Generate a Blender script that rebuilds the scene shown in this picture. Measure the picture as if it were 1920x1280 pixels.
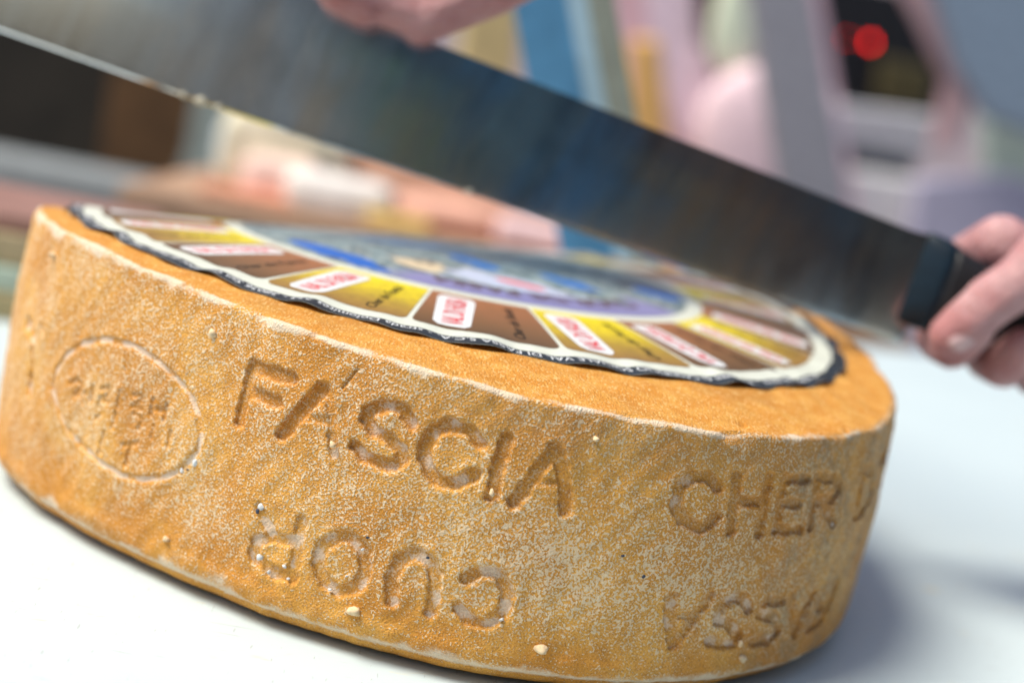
import bpy, bmesh, math, random
import numpy as np
from mathutils import Vector, Matrix

for o in list(bpy.data.objects): bpy.data.objects.remove(o)
scene = bpy.context.scene
col = scene.collection
PI = math.pi

# ------------------------------------------------------------------ camera (units: metres; helper lengths in mm)
cd = bpy.data.cameras.new('camera'); cam = bpy.data.objects.new('camera', cd); col.objects.link(cam)
cf = Vector((0.0390161, 0.98666291, -0.15803178)); cr = Vector((0.98236752, -0.00893545, 0.1867464)); cu = Vector((-0.18284366, 0.1625314, 0.96961422))
m = Matrix.Identity(4)
for i in range(3):
    m[i][0] = cr[i]; m[i][1] = cu[i]; m[i][2] = -cf[i]
m[0][3], m[1][3], m[2][3] = 0.0, -0.48211913, 0.13241424
cam.matrix_world = m
cd.sensor_width = 36.0; cd.lens = 50.02; cd.clip_start = 0.02; cd.clip_end = 60.0
cd.dof.use_dof = True; cd.dof.focus_distance = 0.342; cd.dof.aperture_fstop = 5.3; cd.dof.aperture_blades = 9
scene.camera = cam

# ------------------------------------------------------------------ sky, sun, exposure
SUN_EL, SUN_AZ = 60.0, 195.0            # azimuth measured counter-clockwise from +X: light comes from the left, slightly from the front
world = bpy.data.worlds.new('World'); scene.world = world; world.use_nodes = True
wn = world.node_tree.nodes; wl = world.node_tree.links
bgn = wn['Background']; sky = wn.new('ShaderNodeTexSky'); sky.sky_type = 'NISHITA'; sky.sun_disc = False
sky.sun_elevation = math.radians(SUN_EL); sky.sun_rotation = math.radians(90 - SUN_AZ); sky.air_density = 1.0; sky.dust_density = 2.0
wl.new(sky.outputs[0], bgn.inputs[0]); bgn.inputs[1].default_value = 0.10
ld = bpy.data.lights.new('sun', 'SUN'); sun = bpy.data.objects.new('sun', ld); col.objects.link(sun)
ld.energy = 3.1; ld.angle = math.radians(30); ld.color = (1.0, 0.945, 0.83)
sd = Vector((math.cos(math.radians(SUN_AZ))*math.cos(math.radians(SUN_EL)), math.sin(math.radians(SUN_AZ))*math.cos(math.radians(SUN_EL)), math.sin(math.radians(SUN_EL))))
sun.rotation_euler = sd.to_track_quat('Z', 'Y').to_euler()
scene.view_settings.view_transform = 'Standard'; scene.view_settings.look = 'None'
scene.view_settings.exposure = 0.62; scene.view_settings.gamma = 1.0
scene.render.resolution_x = 1024; scene.render.resolution_y = 682

# ------------------------------------------------------------------ helpers
def srgb(r, g, b):
    f = lambda c: c/12.92 if c <= 0.04045 else ((c+0.055)/1.055)**2.4
    return (f(r/255), f(g/255), f(b/255), 1.0)

def new_mat(name):
    mt = bpy.data.materials.new(name); mt.use_nodes = True
    nt = mt.node_tree; return mt, nt.nodes, nt.links, nt.nodes['Principled BSDF']

class NB:
    def __init__(s, nt): s.n = nt.nodes; s.l = nt.links
    def add(s, t, **kw):
        nd = s.n.new(t)
        for k, v in kw.items(): setattr(nd, k, v)
        return nd
    def put(s, sock, v):
        if hasattr(v, 'links') or isinstance(v, bpy.types.NodeSocket): s.l.new(v, sock)
        else: sock.default_value = v
    def math(s, op, a, b=0.0, c=0.0, clamp=False):
        nd = s.add('ShaderNodeMath', operation=op, use_clamp=clamp)
        s.put(nd.inputs[0], a); s.put(nd.inputs[1], b); s.put(nd.inputs[2], c); return nd.outputs[0]
    def rng(s, v, a, b, lo=0.0, hi=1.0):
        nd = s.add('ShaderNodeMapRange', interpolation_type='SMOOTHSTEP')
        s.put(nd.inputs[0], v); s.put(nd.inputs[1], a); s.put(nd.inputs[2], b); s.put(nd.inputs[3], lo); s.put(nd.inputs[4], hi); return nd.outputs[0]
    def mix(s, f, a, b, mode='MIX'):
        nd = s.add('ShaderNodeMix', data_type='RGBA', blend_type=mode); nd.clamp_factor = True
        s.put(nd.inputs[0], f); s.put(nd.inputs[6], a); s.put(nd.inputs[7], b); return nd.outputs[2]
    def noise(s, vec, scale, detail=2.0, rough=0.5, dist=0.0):
        nd = s.add('ShaderNodeTexNoise'); s.l.new(vec, nd.inputs['Vector'])
        nd.inputs['Scale'].default_value = scale; nd.inputs['Detail'].default_value = detail
        nd.inputs['Roughness'].default_value = rough; nd.inputs['Distortion'].default_value = dist
        return nd.outputs[0]
    def voronoi(s, vec, scale, feature='F1'):
        nd = s.add('ShaderNodeTexVoronoi', feature=feature); s.l.new(vec, nd.inputs['Vector']); nd.inputs['Scale'].default_value = scale
        return nd
    def attr(s, name): return s.add('ShaderNodeAttribute', attribute_name=name)
    def obj(s): return s.add('ShaderNodeTexCoord').outputs['Object']
    def scale(s, vec, v):
        nd = s.add('ShaderNodeMapping'); s.l.new(vec, nd.inputs[0]); nd.inputs['Scale'].default_value = v; return nd.outputs[0]
    def bump(s, h, strength, dist):
        nd = s.add('ShaderNodeBump'); nd.inputs['Strength'].default_value = strength; nd.inputs['Distance'].default_value = dist; s.l.new(h, nd.inputs['Height']); return nd.outputs[0]

def plain(name, c, rough=0.6, var=0.12, scale=40.0, spec=0.3, metal=0.0, sss=0.0, bump=0.0):
    """a coloured procedural material: base colour broken up by soft noise"""
    mt, n, l, b = new_mat(name); nb = NB(mt.node_tree); v = nb.obj()
    f = nb.noise(v, scale, 4.0, 0.6)
    lo = tuple(x*(1-var) for x in c[:3])+(1,); hi = tuple(min(1, x*(1+var)) for x in c[:3])+(1,)
    l.new(nb.mix(nb.rng(f, .3, .7), lo, hi), b.inputs['Base Color'])
    b.inputs['Roughness'].default_value = rough; b.inputs['Specular IOR Level'].default_value = spec; b.inputs['Metallic'].default_value = metal
    if sss: b.inputs['Subsurface Weight'].default_value = sss; b.inputs['Subsurface Radius'].default_value = (.006, .003, .002); b.inputs['Subsurface Scale'].default_value = 1.0
    if bump: l.new(nb.bump(f, bump, .001), b.inputs['Normal'])
    return mt

def tag(o, label=None, cat=None, group=None, kind=None):
    if label: o['label'] = label
    if cat: o['category'] = cat
    if group: o['group'] = group
    if kind: o['kind'] = kind
    return o

def link(name, me, mat=None, parent=None):
    o = bpy.data.objects.new(name, me); col.objects.link(o)
    if mat and me: me.materials.append(mat)
    if parent: o.parent = parent
    return o

def empty(name, loc):
    o = bpy.data.objects.new(name, None); col.objects.link(o); o.location = loc; o.empty_display_size = .02; return o

def child(name, me, mat, parent):
    """mesh given in world metres, stored under a parent placed somewhere else"""
    o = link(name, me, mat, parent); o.matrix_parent_inverse = Matrix.Translation(parent.location).inverted(); return o

def grid_mesh(name, X, closed_u=False, smooth=True):
    """X: (rows, cols, 3) in mm"""
    R_, C_, _ = X.shape
    idx = np.arange(R_*C_).reshape(R_, C_)
    a = idx[:-1, :-1]; b = idx[:-1, 1:]; c = idx[1:, 1:]; d = idx[1:, :-1]
    q = np.stack([a, b, c, d], -1).reshape(-1, 4)
    if closed_u:
        e = np.stack([idx[:-1, -1], idx[:-1, 0], idx[1:, 0], idx[1:, -1]], -1).reshape(-1, 4); q = np.concatenate([q, e])
    return quads(name, X.reshape(-1, 3), q, smooth)

def quads(name, V, Q, smooth=True):
    me = bpy.data.meshes.new(name)
    me.vertices.add(len(V)); me.vertices.foreach_set('co', (np.asarray(V, dtype=np.float64)*.001).astype(np.float32).ravel())
    me.loops.add(Q.size); me.loops.foreach_set('vertex_index', Q.astype(np.int32).ravel())
    me.polygons.add(len(Q)); me.polygons.foreach_set('loop_start', np.arange(0, Q.size, 4, dtype=np.int32))
    me.polygons.foreach_set('use_smooth', np.full(len(Q), smooth, dtype=bool))
    me.update(calc_edges=True); return me

def set_attr(me, name, arr):
    at = me.attributes.new(name, 'FLOAT', 'POINT'); at.data.foreach_set('value', np.asarray(arr, dtype=np.float32).ravel())

def from_bm(name, bm, smooth=True):
    me = bpy.data.meshes.new(name); bmesh.ops.recalc_face_normals(bm, faces=bm.faces); bm.to_mesh(me); bm.free()
    for p_ in me.polygons: p_.use_smooth = smooth
    return me

def box_bm(x0, x1, y0, y1, z0, z1, bev=0.0, seg=2, bm=None):
    bm = bm or bmesh.new()
    r = bmesh.ops.create_cube(bm, size=1.0)
    for v in r['verts']:
        v.co = Vector(((x0+x1)/2+v.co.x*(x1-x0), (y0+y1)/2+v.co.y*(y1-y0), (z0+z1)/2+v.co.z*(z1-z0)))*.001
    if bev: bmesh.ops.bevel(bm, geom=list(set(e for v in r['verts'] for e in v.link_edges)), offset=bev*.001, segments=seg, affect='EDGES', profile=.5)
    return bm

def prism_bm(poly, y0, y1, bev=0.0):
    """outline (x, z) in mm standing upright, given depth from y0 to y1"""
    bm = bmesh.new()
    f = [bm.verts.new((x*.001, y0*.001, z*.001)) for x, z in poly]; g = [bm.verts.new((x*.001, y1*.001, z*.001)) for x, z in poly]
    bm.faces.new(f); bm.faces.new(g[::-1])
    for i in range(len(poly)):
        j = (i+1) % len(poly); bm.faces.new((f[i], g[i], g[j], f[j]))
    if bev: bmesh.ops.bevel(bm, geom=bm.edges[:], offset=bev*.001, segments=3, affect='EDGES', profile=.5)
    return bm

def bevel_mod(o, w): pass

rs = np.random.RandomState(7)
def wobble(th, t, n, kth, kt, seed):
    r = np.random.RandomState(seed); out = np.zeros(np.broadcast(th, t).shape)
    for i in range(n):
        out += math.sqrt(2.0/n)*np.sin(r.randint(kth[0], kth[1]+1)*th + r.uniform(kt[0], kt[1])*t*2*PI + r.uniform(0, 2*PI))
    return out
def sst(a, b, x):
    t = np.clip((x-a)/(b-a), 0, 1); return t*t*(3-2*t)

# ------------------------------------------------------------------ the wheel's shape (mm): a slightly slumped, slightly oval disc with a domed top
RAD, HGT, RB, DOME = 150.0, 70.2441, 149.2762, 10.6025
RC = (-9.1275, -4.3465, -1.8734, -1.2732, -0.6449, 1.9729, 0.5617, -0.9850, 3.1474, 3.8062); ZC = (2.0090, -0.5466, 1.9619, 7.8623, -1.7422, 0.2009)
LCX, LCY = -1.6492, 1.7251
def rad(t): return RAD+RC[0]*np.cos(2*t)+RC[1]*np.sin(2*t)+RC[2]*np.cos(3*t)+RC[3]*np.sin(3*t)+RC[4]*np.cos(4*t)+RC[5]*np.sin(4*t)+RC[6]*np.cos(5*t)+RC[7]*np.sin(5*t)+RC[8]*np.cos(t)+RC[9]*np.sin(t)+rim_r(t)
def rim_r(t): return .25*np.sin(17*t+1)+.12*np.sin(31*t+2)+.06*np.sin(53*t)
def ztop(rn, t):
    return (HGT+DOME*(1-rn**2)+rn*(ZC[0]*np.cos(t)+ZC[1]*np.sin(t))+rn**2*(ZC[2]*np.cos(2*t)+ZC[3]*np.sin(2*t))+rn**3*(ZC[4]*np.cos(3*t)+ZC[5]*np.sin(3*t))
            + sst(.9, 1.0, rn)*(.15*np.sin(23*t)+.10*np.sin(41*t+1)))
def side_pt(t, s, off=0.0):
    rt = rad(t); rb = rt*RB/RAD+3.5*np.exp(-((np.degrees(t)-202)/22)**2); H = ztop(1+0*t, t)
    rr = rb*(1-s)+rt*s+1.5*4*s*(1-s)+off
    return np.stack([rr*np.cos(t), rr*np.sin(t), H*s+0*rr], -1)

STROKES= [[[[250.83,0.826],[250.34,0.619]],1.7,1.3,0.15],[[[250.9,0.822],[255.26,0.827]],1.9,1.5,0.1],[[[251.13,0.737],[254.29,0.734]],1.8,1.3,0.1],[[[258.68,0.83],[256.86,0.725],[255.43,0.632]],1.9,1.7,0.3],[[[259.07,0.84],[259.73,0.798],[260.24,0.739],[260.65,0.674]],1.4,0.75,0.1],[[[260.43,0.683],[260.91,0.629]],1.4,1.1,0.8],[[[261.71,0.933],[260.61,0.857]],0.35,0.35,0],[[[257.6,0.721],[259.98,0.736]],1.2,0.55,0.1],[[[267.53,0.809],[266.57,0.848],[265.02,0.846],[263.66,0.813],[263.37,0.775],[264.32,0.747],[265.89,0.733],[267.09,0.711],[267.37,0.684],[266.6,0.651],[265.07,0.644],[263.74,0.653],[262.82,0.675]],1.8,1.7,0.5],[[[273.64,0.802],[272.49,0.836],[271.01,0.838],[269.74,0.807],[269.14,0.759],[269.25,0.705],[270.09,0.654],[271.23,0.634],[272.35,0.645],[273.1,0.674],[273.76,0.695]],1.8,1.7,0.55],[[[275.92,0.847],[275.6,0.776],[275.47,0.631]],1.7,1.6,0.25],[[[279.96,0.845],[279.11,0.778],[277.47,0.634]],1.8,1.6,0.3],[[[279.99,0.845],[280.87,0.787],[281.41,0.719],[281.92,0.635]],1.7,1.6,0.1],[[[278.66,0.72],[280.91,0.733]],1.3,0.7,0.1],[[[258.87,0.362],[258.96,0.275],[258.9,0.15]],1.7,0.9,0.5],[[[258.88,0.153],[256.3,0.149],[254.4,0.181],[254.37,0.234],[256.27,0.271],[258.7,0.282]],1.8,1.1,0.6],[[[256.15,0.275],[254.22,0.355]],1.6,0.6,0.8],[[[262.85,0.354],[261.43,0.304],[261.02,0.233],[262.03,0.17],[263.74,0.156],[265.34,0.195],[265.88,0.269],[265.31,0.336],[264.06,0.361],[262.85,0.354]],1.8,1.1,0.6],[[[268.62,0.17],[268.29,0.262],[268.67,0.326],[269.81,0.365],[271.13,0.362],[272.07,0.315],[272.21,0.249],[272.26,0.167]],1.7,1.2,0.6],[[[274.6,0.319],[275.76,0.361],[277.45,0.369],[278.53,0.306],[278.31,0.222],[277.11,0.173],[275.51,0.177],[274.48,0.209]],1.7,1.3,0.65],[[[296.08,0.684],[294.78,0.636],[292.83,0.655],[291.7,0.711],[291.64,0.781],[292.86,0.829],[294.36,0.833],[295.63,0.795]],1.8,1.5,0.5],[[[297.53,0.84],[297.87,0.629]],1.7,1.4,0.25],[[[301.21,0.841],[301.5,0.621]],1.7,1.4,0.1],[[[297.84,0.745],[301.19,0.746]],1.6,1.4,0.1],[[[303.49,0.837],[303.78,0.631]],1.7,1.4,0.25],[[[303.5,0.836],[307.09,0.834]],1.6,1.4,0.1],[[[303.74,0.737],[306.59,0.733]],1.6,1.2,0.5],[[[303.76,0.633],[307.67,0.624]],1.6,1.4,0.5],[[[308.71,0.839],[309.31,0.63]],1.8,1.4,0.1],[[[308.72,0.838],[312.24,0.824],[313.48,0.781],[312.67,0.736],[309.14,0.744]],1.7,1.3,0.1],[[[310.53,0.739],[313.61,0.629]],1.7,1.3,0.4],[[[319.35,0.834],[319.52,0.622]],1.9,1.4,0.2],[[[319.35,0.834],[322.73,0.802],[324.55,0.698],[322.84,0.626],[319.52,0.622]],1.9,1.3,0.2],[[[336.2,0.779],[327.37,0.819]],2.2,1.4,0],[[[293.24,0.359],[293.6,0.275],[294.68,0.169]],1.8,1.5,0.6],[[[294.68,0.169],[295.98,0.268],[297.39,0.368]],1.7,1.4,0.4],[[[293.65,0.284],[295.95,0.289]],1.3,0.8,0.3],[[[310.44,0.241],[312.97,0.233]],1.3,0.8,0.1],[[[302.62,0.31],[301.55,0.355],[299.94,0.358],[298.74,0.322],[298.96,0.27],[300.74,0.24],[302.11,0.196],[301.49,0.167],[299.9,0.167],[298.56,0.183]],1.8,1.5,0.6],[[[307.63,0.321],[304.91,0.333],[304.41,0.281],[307.22,0.246],[308.42,0.184],[307.28,0.146],[304.56,0.161]],1.8,1.5,0.55],[[[308.96,0.337],[310.21,0.247],[311.84,0.151]],1.8,1.5,0.2],[[[311.84,0.151],[312.17,0.243],[313.21,0.32]],1.7,1.4,0.2],[[[319.35,0.325],[318.56,0.241],[317.9,0.164]],1.7,1.2,0.2],[[[317.9,0.164],[314.41,0.15]],1.7,1.4,0.1],[[[318.05,0.235],[315.53,0.237]],1.6,1.2,0.1],[[[221.43,0.514],[222.82,0.583],[225.86,0.654],[229.99,0.708],[234.51,0.73],[238.66,0.711],[241.62,0.682],[243.51,0.648],[245.27,0.59],[246.13,0.521],[245.89,0.464],[244.15,0.384],[241.82,0.324],[238.73,0.282],[235.84,0.268],[232.63,0.277],[227.77,0.301],[224.75,0.333],[222.84,0.389],[221.35,0.451],[221.43,0.514]],0.95,0.6,1.0],[[[232.08,0.386],[231.9,0.313]],0.9,0.4,0.1],[[[236.3,0.387],[236.11,0.311]],0.9,0.45,0.1],[[[235.15,0.371],[237.42,0.402]],0.8,0.35,0.1],[[[241.97,0.494],[241.75,0.44]],0.8,0.4,0.2],[[[239.41,0.484],[239.28,0.443]],0.7,0.3,0.1],[[[226.62,0.476],[227.46,0.454]],0.9,0.35,0.2],[[[230.51,0.478],[231.46,0.45],[230.28,0.42]],0.8,0.3,0.2],[[[233.54,0.472],[233.29,0.42]],0.8,0.3,0.1],[[[236.16,0.499],[237.57,0.489],[237.03,0.447]],0.8,0.3,0.1],[[[233.72,0.722],[234.16,0.636]],0.4,0.25,0.4],[[[224.7,0.495],[225.94,0.519],[227.08,0.506],[225.68,0.461],[227.88,0.489]],0.8,0.4,0.15],[[[228.93,0.524],[228.81,0.473]],0.8,0.4,0.15],[[[230.73,0.535],[231.82,0.552],[231.74,0.521],[230.68,0.498],[231.9,0.498]],0.8,0.4,0.1],[[[233.84,0.554],[233.79,0.499]],0.8,0.4,0.1],[[[235.75,0.561],[237.03,0.571],[236.83,0.542],[235.76,0.519],[237.08,0.524]],0.8,0.4,0.1],[[[238.84,0.575],[238.69,0.519]],0.8,0.45,0.1],[[[240.84,0.578],[240.58,0.521]],0.8,0.45,0.1],[[[238.66,0.543],[240.62,0.555]],0.8,0.4,0.1],[[[212.15,0.614],[213.63,0.593],[214.44,0.581]],2.2,1.7,1.1],[[[214.51,0.575],[215.17,0.503],[215.51,0.442]],1.4,1.1,0.0],[[[215.37,0.428],[215.53,0.384]],1.9,1.4,1.2],[[[216.44,0.635],[217.2,0.616]],1.0,0.7,0.4]]
CRUMB = [(245.36, 0.88, 0.61), (215.85, 0.905, 0.61), (243.33, 0.114, 0.54), (265.38, 0.105, 1.01), (282.19, 0.116, 0.95), (283.24, 0.906, 0.47), (303.4, 0.094, 0.74), (260.71, 0.661, 0.47), (275.4, 0.648, 0.47), (302.37, 0.165, 0.47)]
CRYSTAL = [(245.73, 0.423, 0.74), (244.14, 0.376, 0.47), (254.42, 0.362, 0.61), (255.11, 0.185, 0.61), (257.93, 0.187, 0.54), (258.46, 0.145, 0.34), (262.73, 0.154, 0.41), (264.14, 0.22, 0.34), (278.33, 0.202, 0.54), (265.2, 0.331, 0.34), (313.42, 0.624, 0.41), (256.33, 0.144, 0.41)]
SPECK = [(287.63, 0.504, 0.41), (289.97, 0.434, 0.47), (254.14, 0.343, 0.54), (271.08, 0.364, 0.41), (265.5, 0.378, 0.47), (244.96, 0.389, 0.47)]
TOPHOLES= [(148.4, 256.0), (156.8, 299.1), (156.6, 314.4), (149.9, 329.9), (152.7, 271.4)]


# ------------------------------------------------------------------ table
tm, n, l, b = new_mat('table_plastic'); nb = NB(tm.node_tree); v = nb.obj()
f1 = nb.noise(v, 6, 3, .5); f2 = nb.noise(nb.scale(v, (60, 700, 1)), 1.0, 2, .6); f3 = nb.noise(nb.scale(v, (900, 160, 1)), 1.0, 1, .5)
scr = nb.math('MAXIMUM', nb.rng(f2, .68, .74), nb.rng(f3, .70, .75))
base = nb.mix(nb.rng(f1, .3, .7), (.535, .625, .645, 1), (.57, .66, .675, 1))
base = nb.mix(nb.math('MULTIPLY', scr, .5), base, (.36, .38, .38, 1))
yel = nb.rng(nb.noise(nb.scale(v, (30, 90, 1)), 1.0, 4, .65, .8), .64, .74)
base = nb.mix(nb.math('MULTIPLY', yel, .55), base, (.70, .60, .36, 1))
l.new(base, b.inputs['Base Color']); b.inputs['Roughness'].default_value = .42; b.inputs['Specular IOR Level'].default_value = .35
l.new(nb.bump(scr, .25, .0003), b.inputs['Normal'])
bm = bmesh.new(); tp = [(-345, -420), (1300, -420), (1300, 1250), (-345, 301)]
tv = [bm.verts.new((x*.001, y*.001, -.005)) for x, y in tp]; bv = [bm.verts.new((x*.001, y*.001, -.04)) for x, y in tp]
bm.faces.new(tv); bm.faces.new(bv[::-1])
for i in range(4): bm.faces.new((tv[i-1], bv[i-1], bv[i], tv[i]))
bmesh.ops.bevel(bm, geom=bm.edges[:], offset=.003, segments=2, affect='EDGES', profile=.5)
tag(link('table', from_bm('table', bm, False), tm), kind='structure')
bm = box_bm(-9000, 9000, -5000, 9000, -960, -900)
tag(link('ground', from_bm('ground', bm, False), plain('paving', (.30, .28, .26, 1), .8, .2, 3)), kind='structure')

# ------------------------------------------------------------------ cheese rind material
rm, n, l, b = new_mat('washed_rind'); nb = NB(rm.node_tree); v = nb.obj()
A = {k: nb.attr(k).outputs['Fac'] for k in ('depth', 'bloom', 'edge', 'dens', 'top', 'stain_shade')}
big = nb.noise(v, 38, 3, .55); mid = nb.noise(v, 190, 3, .6); fine = nb.noise(v, 1900, 1.5, .6)
base = nb.mix(nb.rng(big, .33, .67), (.60, .250, .036, 1), (.74, .375, .075, 1))
base = nb.mix(nb.math('MULTIPLY', nb.rng(mid, .45, .75), .45), base, (.47, .18, .022, 1))
base = nb.mix(nb.math('MULTIPLY', nb.rng(fine, .48, .66), .55), base, (.40, .15, .025, 1))
topc = nb.mix(nb.rng(mid, .35, .7), (.55, .225, .030, 1), (.63, .315, .065, 1))
topc = nb.mix(nb.math('MULTIPLY', nb.rng(big, .5, .68), .45), topc, (.40, .17, .03, 1))
weave = nb.noise(nb.scale(v, (1500, 620, 620)), 1.0, 1.5, .5)
topc = nb.mix(nb.math('MULTIPLY', nb.rng(weave, .52, .70), .5), topc, (.80, .55, .24, 1))
topc = nb.mix(nb.math('MULTIPLY', nb.rng(fine, .55, .75), .4), topc, (.36, .13, .018, 1))
base = nb.mix(A['top'], base, topc)
# pale specks of yeast, short worms and dots of about a millimetre
fl = nb.noise(v, 1850, .3, .4, .1)
arc = nb.attr('arc').outputs['Fac']; hz = nb.attr('hz').outputs['Fac']
jx = nb.math('MULTIPLY', nb.noise(v, 120, 2, .5), 2.2)
weave_s = nb.math('MULTIPLY', nb.math('SINE', nb.math('MULTIPLY', nb.math('ADD', arc, jx), 5.2)), nb.math('SINE', nb.math('MULTIPLY', nb.math('SUBTRACT', hz, nb.math('MULTIPLY', jx, .6)), 5.6)))
thr = nb.math('MULTIPLY_ADD', weave_s, .035, nb.math('MULTIPLY_ADD', A['dens'], -.24, .728))
fleck = nb.rng(nb.math('SUBTRACT', fl, thr), 0.0, .065)
fl2 = nb.noise(v, 3000, .5, .5, .2)
fleck2 = nb.math('MULTIPLY', nb.rng(nb.math('SUBTRACT', fl2, nb.math('MULTIPLY_ADD', A['dens'], -.12, .68)), 0.0, .06), .55)
fl3 = nb.noise(v, 1150, .4, .4, .2)
fleck3 = nb.math('MULTIPLY', nb.rng(nb.math('SUBTRACT', fl3, nb.math('MULTIPLY_ADD', A['dens'], -.36, .825)), 0.0, .06), .8)
fleck = nb.math('MAXIMUM', nb.math('MAXIMUM', fleck, fleck3), fleck2)
fleck = nb.math('MULTIPLY', fleck, nb.math('SUBTRACT', 1.0, nb.math('MULTIPLY', A['depth'], .45), 0, True))
fleck = nb.math('MULTIPLY', fleck, nb.math('SUBTRACT', 1.0, nb.math('MULTIPLY', A['top'], .9), 0, True))
base = nb.mix(nb.math('MULTIPLY', A['depth'], .10), base, (.52, .19, .035, 1))
base = nb.mix(nb.math('MULTIPLY', fleck, .78), base, (.80, .67, .47, 1))
# greyish coating with shade of the right end painted in, and white bloom
film_shade = nb.math('MULTIPLY', A['stain_shade'], nb.rng(nb.noise(v, 420, 2, .6), .35, .65, .25, .8))
base = nb.mix(film_shade, base, (.27, .20, .12, 1))
blm = nb.rng(nb.math('ADD', A['bloom'], nb.math('MULTIPLY', nb.noise(v, 620, 4, .75), 1.1)), .92, 1.18)
base = nb.mix(nb.math('MULTIPLY', blm, .58), base, (.82, .70, .58, 1))
edg = nb.rng(nb.math('ADD', A['edge'], nb.math('MULTIPLY', nb.math('SUBTRACT', nb.noise(v, 210, 5, .7), .5), 1.6)), .45, .95)
base = nb.mix(nb.math('MULTIPLY', edg, .68), base, (.76, .68, .54, 1))
l.new(base, b.inputs['Base Color']); b.inputs['Roughness'].default_value = .74; b.inputs['Specular IOR Level'].default_value = .22
b.inputs['Subsurface Weight'].default_value = .0
hgt = nb.math('ADD', nb.math('MULTIPLY_ADD', fleck, .6, nb.math('MULTIPLY', weave_s, .12)), nb.math('ADD', nb.math('MULTIPLY', fine, 1.3), nb.math('MULTIPLY', fl, .8)))
l.new(nb.bump(hgt, .7, .00035), b.inputs['Normal'])

# ------------------------------------------------------------------ cheese wheel
tf = np.radians(np.arange(166.0, 376.0, 0.118)); tb = np.radians(np.arange(376.0, 526.0, 1.0)); th = np.concatenate([tf, tb])
NS = 232
s = np.linspace(0, 1, NS)
TH, SS = np.meshgrid(th, s)
depth = np.zeros_like(TH); bloom = np.zeros_like(TH)
mmT = np.degrees(TH)*(PI/180*RAD); mmS = SS*HGT
for pts, w, d, bl in STROKES:
    P = np.array([(a*PI/180*RAD, t*HGT) for a, t in pts])
    lo = P.min(0)-w-3; hi = P.max(0)+w+3
    c0, c1 = np.searchsorted(mmT[0, :len(tf)], [lo[0], hi[0]]); r0, r1 = np.searchsorted(mmS[:, 0], [lo[1], hi[1]])
    gx = mmT[r0:r1, c0:c1]; gy = mmS[r0:r1, c0:c1]; dd = np.full(gx.shape, 1e9)
    jig = .35*np.sin(gx*1.1+gy*.7)+.3*np.sin(gx*.6-gy*1.9+2)+.2*np.sin(gx*2.9+gy*2.3)
    for a, c in zip(P[:-1], P[1:]):
        e = c-a; k = np.clip(((gx-a[0])*e[0]+(gy-a[1])*e[1])/max(e@e, 1e-9), 0, 1)
        dd = np.minimum(dd, np.hypot(gx-a[0]-k*e[0], gy-a[1]-k*e[1]))
    dd = dd+jig*min(.5, w*.28)
    prof = 1-sst(w-.5*min(1, w), w+.15, dd)
    lip = -.13*np.exp(-((dd-w-.9)/.7)**2)
    cur = depth[r0:r1, c0:c1]
    d *= .85 if d > .5 else 1.3
    depth[r0:r1, c0:c1] = np.where(prof*d > cur, prof*d, np.maximum(cur, 0))+np.where(cur < .05, lip*min(d, 1), 0)
    patch = .5+.5*np.sin(gx*.55+gy*.35+w*7+d*3)*np.sin(gx*.25-gy*.6+bl*9)
    bloom[r0:r1, c0:c1] = np.maximum(bloom[r0:r1, c0:c1], prof*np.clip(bl*1.05*patch+bl*.12, 0, 1))
off = -depth
off += .13*wobble(TH, SS, 14, (10, 40), (-3, 3), 3)+.10*wobble(TH, SS, 20, (60, 160), (-9, 9), 4)
zz = mmS
off -= 2.2*(1-np.sqrt(np.clip(1-(1-np.clip(zz/3.0, 0, 1))**2, 0, 1)))                 # rounded foot
off -= .8*(1-np.sqrt(np.clip(1-(1-np.clip((HGT-zz)/1.0, 0, 1))**2, 0, 1)))           # rounded lip
off += .55*np.exp(-((zz-4.5)/2.0)**2)*(.6+.4*np.sin(19*TH)) + .08*np.exp(-((HGT-zz-2.0)/1.5)**2)
rd = np.random.RandomState(5); dip = np.zeros_like(TH)
for i in range(46):
    a_, w_, h_ = rd.uniform(166, 372), rd.uniform(.8, 3.2), rd.uniform(.25, .95)
    dip += h_*np.exp(-((np.degrees(TH)-a_)*2.6/w_)**2)*np.exp(-((HGT-zz)/(w_*.9))**2)
off -= dip*.8
side = side_pt(TH, SS, off); side[..., 2] -= dip*.55
deg = np.degrees(TH)
wob1 = wobble(TH, SS, 16, (6, 30), (-2, 2), 11); wob2 = wobble(TH, SS, 16, (20, 80), (-4, 4), 12)
ew = 1.7+1.3*sst(262, 225, np.degrees(TH))+.6*wobble(TH, SS*0, 12, (8, 40), (0, 0), 13)
ptch = (.86+.18*wobble(TH, SS*0, 14, (5, 60), (0, 0), 16))*(1-.35*sst(285, 312, np.degrees(TH)))
edge = np.maximum(1.05*ptch*np.exp(-((HGT-zz)/np.maximum(ew, 1.2))**2), .95*np.exp(-(zz/(3.2+1.1*wobble(TH, SS*0, 12, (8, 60), (0, 0), 14)).clip(1.4))**2))
dens = .55+.05*wob1+.04*wob2+.27*np.exp(-(((deg-283)/16)**2+((SS-.42)/.22)**2))-.30*np.exp(-((SS-.08)/.10)**2)+.02*sst(240, 215, deg)-.12*np.exp(-(((deg-290)/14)**2+((SS-.85)/.12)**2))
stain_shade = np.clip(sst(288, 318, deg)*(.55+.2*wob2), 0, 1)+.35*np.exp(-(((deg-285)/18)**2+((SS-.92)/.10)**2))  # darker toward the right: shade painted over a thin greyish coating
rows = [side]; att = {'depth': [np.clip(depth/1.2, 0, 1)], 'bloom': [bloom], 'edge': [edge], 'dens': [np.clip(dens, 0, 1)], 'top': [np.zeros_like(TH)], 'stain_shade': [np.clip(stain_shade, 0, 1)]}
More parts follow.
